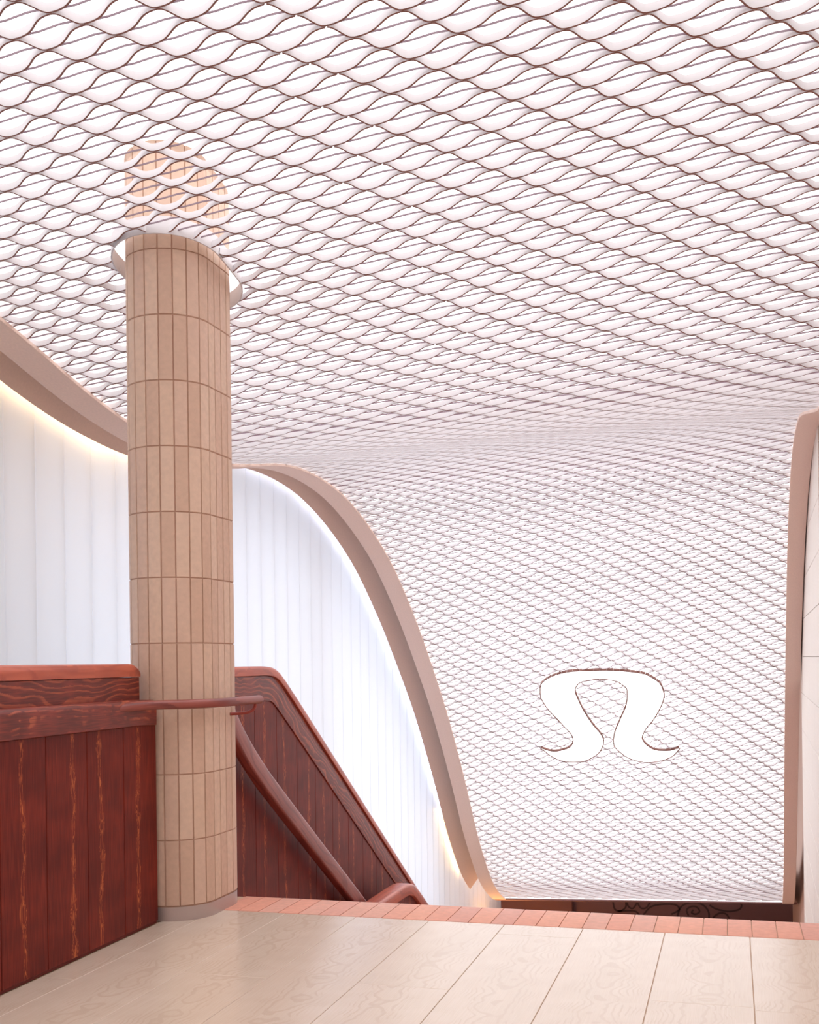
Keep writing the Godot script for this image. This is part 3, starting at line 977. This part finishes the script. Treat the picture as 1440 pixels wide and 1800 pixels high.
func build_floor() -> void:
	var f := setting("floor", "pale oak plank floor of the landing", "floor")
	put("slab", block(Vector3(-2.53, -0.3, -4.97), Vector3(0.68, -0.0035, 2.2), M.oak_gap, 0.0), f)
	var w := 0.3265
	for i in range(-8, 3):
		var x0 := 0.054 + i * w
		var x1 := x0 + w
		x0 = maxf(x0, -2.37); x1 = minf(x1, 0.68)
		if x1 - x0 < 0.02: continue
		# boards run away from the camera; one end joint of the board at x -0.278 .. 0.054 lies 3.73 m off
		var joints := [-2.2]
		var first: float = 3.73 if i == -1 else (3.69 if i == -6 else fposmod(1.31 * i + 40.0, 2.2) + 0.4)
		if i in [-2, -3, -4, 0]: first = [1.9, 1.2, 2.3, 1.5][absi(i) - 1 if i < 0 else 3]
		var c := first - 4.4
		while c < 4.6:
			if c > -2.1: joints.append(c)
			c += 2.2
		joints.append(4.668)
		for j in joints.size() - 1:
			put("plank", block(Vector3(x0 + 0.0012, -0.02, -joints[j + 1] + 0.0008), Vector3(x1 - 0.0012, 0.0, -joints[j] - 0.0008), M["oak%d" % (absi(i * 2 + j) % 3)], 0.0012, 2, Vector2(0, rng.randf() * 3.0)), f)

func build_stair() -> void:
	var t := thing("staircase", "staircase edged by a row of terracotta nosing tiles", "stairs", Vector3(0, 0, -4.82))
	put("nosing_bed", block(Vector3(-2.28, -0.03, -0.142), Vector3(0.64, -0.004, 0.15), M.nose_grout, 0.0), t)
	var variants := []
	var w := 0.0955
	for k in 4:
		variants.append(sweep([Vector3(w / 2 - 0.0018, 0, 0), Vector3(-w / 2 + 0.0018, 0, 0)], nose_outline(), Vector3.FORWARD, M["nose%d" % k], true))
	for i in range(-24, 8):
		var x := 0.0638 + i * w + w / 2.0
		if x > 0.6: continue
		put("nosing_tile", variants[rng.randi() % 4], t).position = Vector3(x, 0, 0)
	var risers := 31
	for k in risers:
		var y := -0.171 * (k + 1)
		put("step", block(Vector3(-2.18, y - 0.17, -0.15 - 0.28 * (k + 1)), Vector3(0.62, y, -0.145 - 0.28 * k), M.step, 0.006), t)

func nose_outline() -> PackedVector2Array:
	# x: away from the camera, y: up
	return PackedVector2Array([Vector2(-0.149, -0.02), Vector2(0.15, -0.03), Vector2(0.155, -0.012), Vector2(0.152, -0.003), Vector2(0.144, 0.001), Vector2(0.13, 0.0015), Vector2(-0.147, 0.0015), Vector2(-0.149, 0.0)])

func lay_sign() -> void:
	var raw := "-2.33,14.22 -2.23,14.26 -2.14,14.27 -2.04,14.25 -1.96,14.22 -1.91,14.16 -1.90,14.10 -1.92,14.03 -1.98,13.95 -2.05,13.84 -2.12,13.74 -2.17,13.64 -2.20,13.53 -2.19,13.43 -2.17,13.35 -2.12,13.29 -2.02,13.23 -1.90,13.19 -1.77,13.17 -1.61,13.17 -1.46,13.17 -1.31,13.18 -1.17,13.20 -1.07,13.22 -0.96,13.25 -0.88,13.31 -0.81,13.38 -0.78,13.47 -0.77,13.56 -0.80,13.67 -0.86,13.79 -0.93,13.90 -1.01,13.99 -1.06,14.08 -1.07,14.13 -1.04,14.19 -0.99,14.24 -0.92,14.28 -0.83,14.29 -0.74,14.29 -0.67,14.27 -0.63,14.26 -0.68,14.32 -0.74,14.37 -0.85,14.41 -0.96,14.43 -1.07,14.43 -1.18,14.40 -1.27,14.36 -1.34,14.30 -1.40,14.23 -1.41,14.16 -1.40,14.10 -1.37,14.01 -1.32,13.91 -1.27,13.81 -1.22,13.71 -1.19,13.60 -1.18,13.52 -1.18,13.44 -1.22,13.39 -1.27,13.34 -1.35,13.31 -1.48,13.29 -1.61,13.30 -1.69,13.32 -1.74,13.35 -1.78,13.41 -1.79,13.48 -1.77,13.58 -1.74,13.70 -1.69,13.83 -1.63,13.95 -1.57,14.04 -1.54,14.12 -1.55,14.19 -1.58,14.25 -1.63,14.31 -1.71,14.36 -1.81,14.40 -1.94,14.41 -2.05,14.40 -2.14,14.37 -2.22,14.32 -2.28,14.26"
	var ctrl := []
	for p in raw.split(" "):
		var q := p.split(",")
		ctrl.append(Vector2(float(q[0]), s_of(float(q[1]))))
	var poly := PackedVector2Array()
	for i in ctrl.size():
		var a: Vector2 = ctrl[i]
		var b: Vector2 = ctrl[(i + 1) % ctrl.size()]
		var before: Vector2 = ctrl[(i + ctrl.size() - 1) % ctrl.size()]
		var after: Vector2 = ctrl[(i + 2) % ctrl.size()]
		var tip := i == 0 or i == 41
		poly.append(a)
		poly.append(a.lerp(b, 0.5) if tip or i == 40 or i == ctrl.size() - 1 else a.cubic_interpolate(b, before, after, 0.5))
	sign_outline = poly

func build_sign() -> void:
	var t := thing("light_sign", "white glowing omega-shaped emblem set in the lattice above the stairs", "sign", on_surface(-1.48, s_of(13.75)))
	var poly := sign_outline
	var face := Shape.new()
	var rim := Shape.new()
	var base := t.position
	var tr := Geometry2D.triangulate_polygon(poly)
	for j in range(0, tr.size(), 3):
		var q := []
		var nn := normal_at(poly[tr[j]].y)
		for k in 3:
			var o: Vector2 = poly[tr[j + k]]
			q.append(on_surface(o.x, o.y, -0.014) - base)
		face.tri(q[0], q[1], q[2], Vector3(0, -nn.y, nn.x))
	put("face", face.mesh(M.sign_face), t)
	var area := 0.0
	for k in poly.size(): area += poly[k].cross(poly[(k + 1) % poly.size()])
	for k in poly.size():
		var a: Vector2 = poly[k]
		var b: Vector2 = poly[(k + 1) % poly.size()]
		var e := (b - a).normalized()
		var o := Vector2(e.y, -e.x) * signf(area)
		var n2 := normal_at(a.y)
		var nn := Vector3.RIGHT * o.x + Vector3(0, -n2.x, -n2.y) * o.y
		var out := o * 0.012
		var p := [on_surface(a.x, a.y, -0.016) - base, on_surface(b.x, b.y, -0.016) - base, on_surface(b.x + out.x, b.y + out.y, -0.016) - base, on_surface(a.x + out.x, a.y + out.y, -0.016) - base, on_surface(b.x + out.x, b.y + out.y, 0.012) - base, on_surface(a.x + out.x, a.y + out.y, 0.012) - base]
		rim.flat(p[0], p[1], p[2], p[3], Vector3(0, -n2.y, n2.x))
		rim.flat(p[3], p[2], p[4], p[5], nn)
	put("rim", rim.mesh(M.fin_edge), t)

func build_mural() -> void:
	var t := thing("mural", "dark looping flower drawing on the mauve wall below the lattice", "mural", Vector3(-0.9, -3.1, -19.497))
	for line in ["-2.00,-2.96 -1.97,-3.13 -1.88,-3.17 -1.78,-3.09 -1.79,-2.95", "-1.77,-3.00 -1.73,-3.09 -1.66,-3.11 -1.59,-3.01", "-1.59,-3.00 -1.53,-3.10 -1.44,-3.09 -1.38,-3.00", "-1.55,-3.30 -1.48,-3.20 -1.36,-3.07 -1.17,-3.02 -0.96,-3.02 -0.90,-3.10 -1.03,-3.18", "-0.94,-3.25 -0.89,-3.08 -0.80,-3.00 -0.66,-2.97 -0.52,-3.00 -0.43,-3.10 -0.42,-3.22", "-0.67,-3.09 -0.70,-3.14 -0.63,-3.16 -0.57,-3.11 -0.62,-3.04 -0.71,-3.04 -0.78,-3.10 -0.75,-3.19", "-0.41,-3.00 -0.30,-3.06 -0.12,-3.09 0.04,-3.06 0.10,-3.00 0.09,-2.94", "-0.37,-3.24 -0.32,-3.17 -0.23,-3.12 -0.14,-3.14 -0.09,-3.22", "-1.92,-3.17 -1.76,-3.16 -1.62,-3.16 -1.55,-3.23"]:
		var pts := []
		for p in line.split(" "):
			var q: PackedStringArray = p.split(",")
			pts.append(Vector3(float(q[0]) + 0.9, float(q[1]) + 3.1, 0.0))
		put("painted_line", sweep(curve(pts, 5), rect(-0.002, 0.002, -0.014, 0.014), Vector3.BACK, M.mural_line), t)
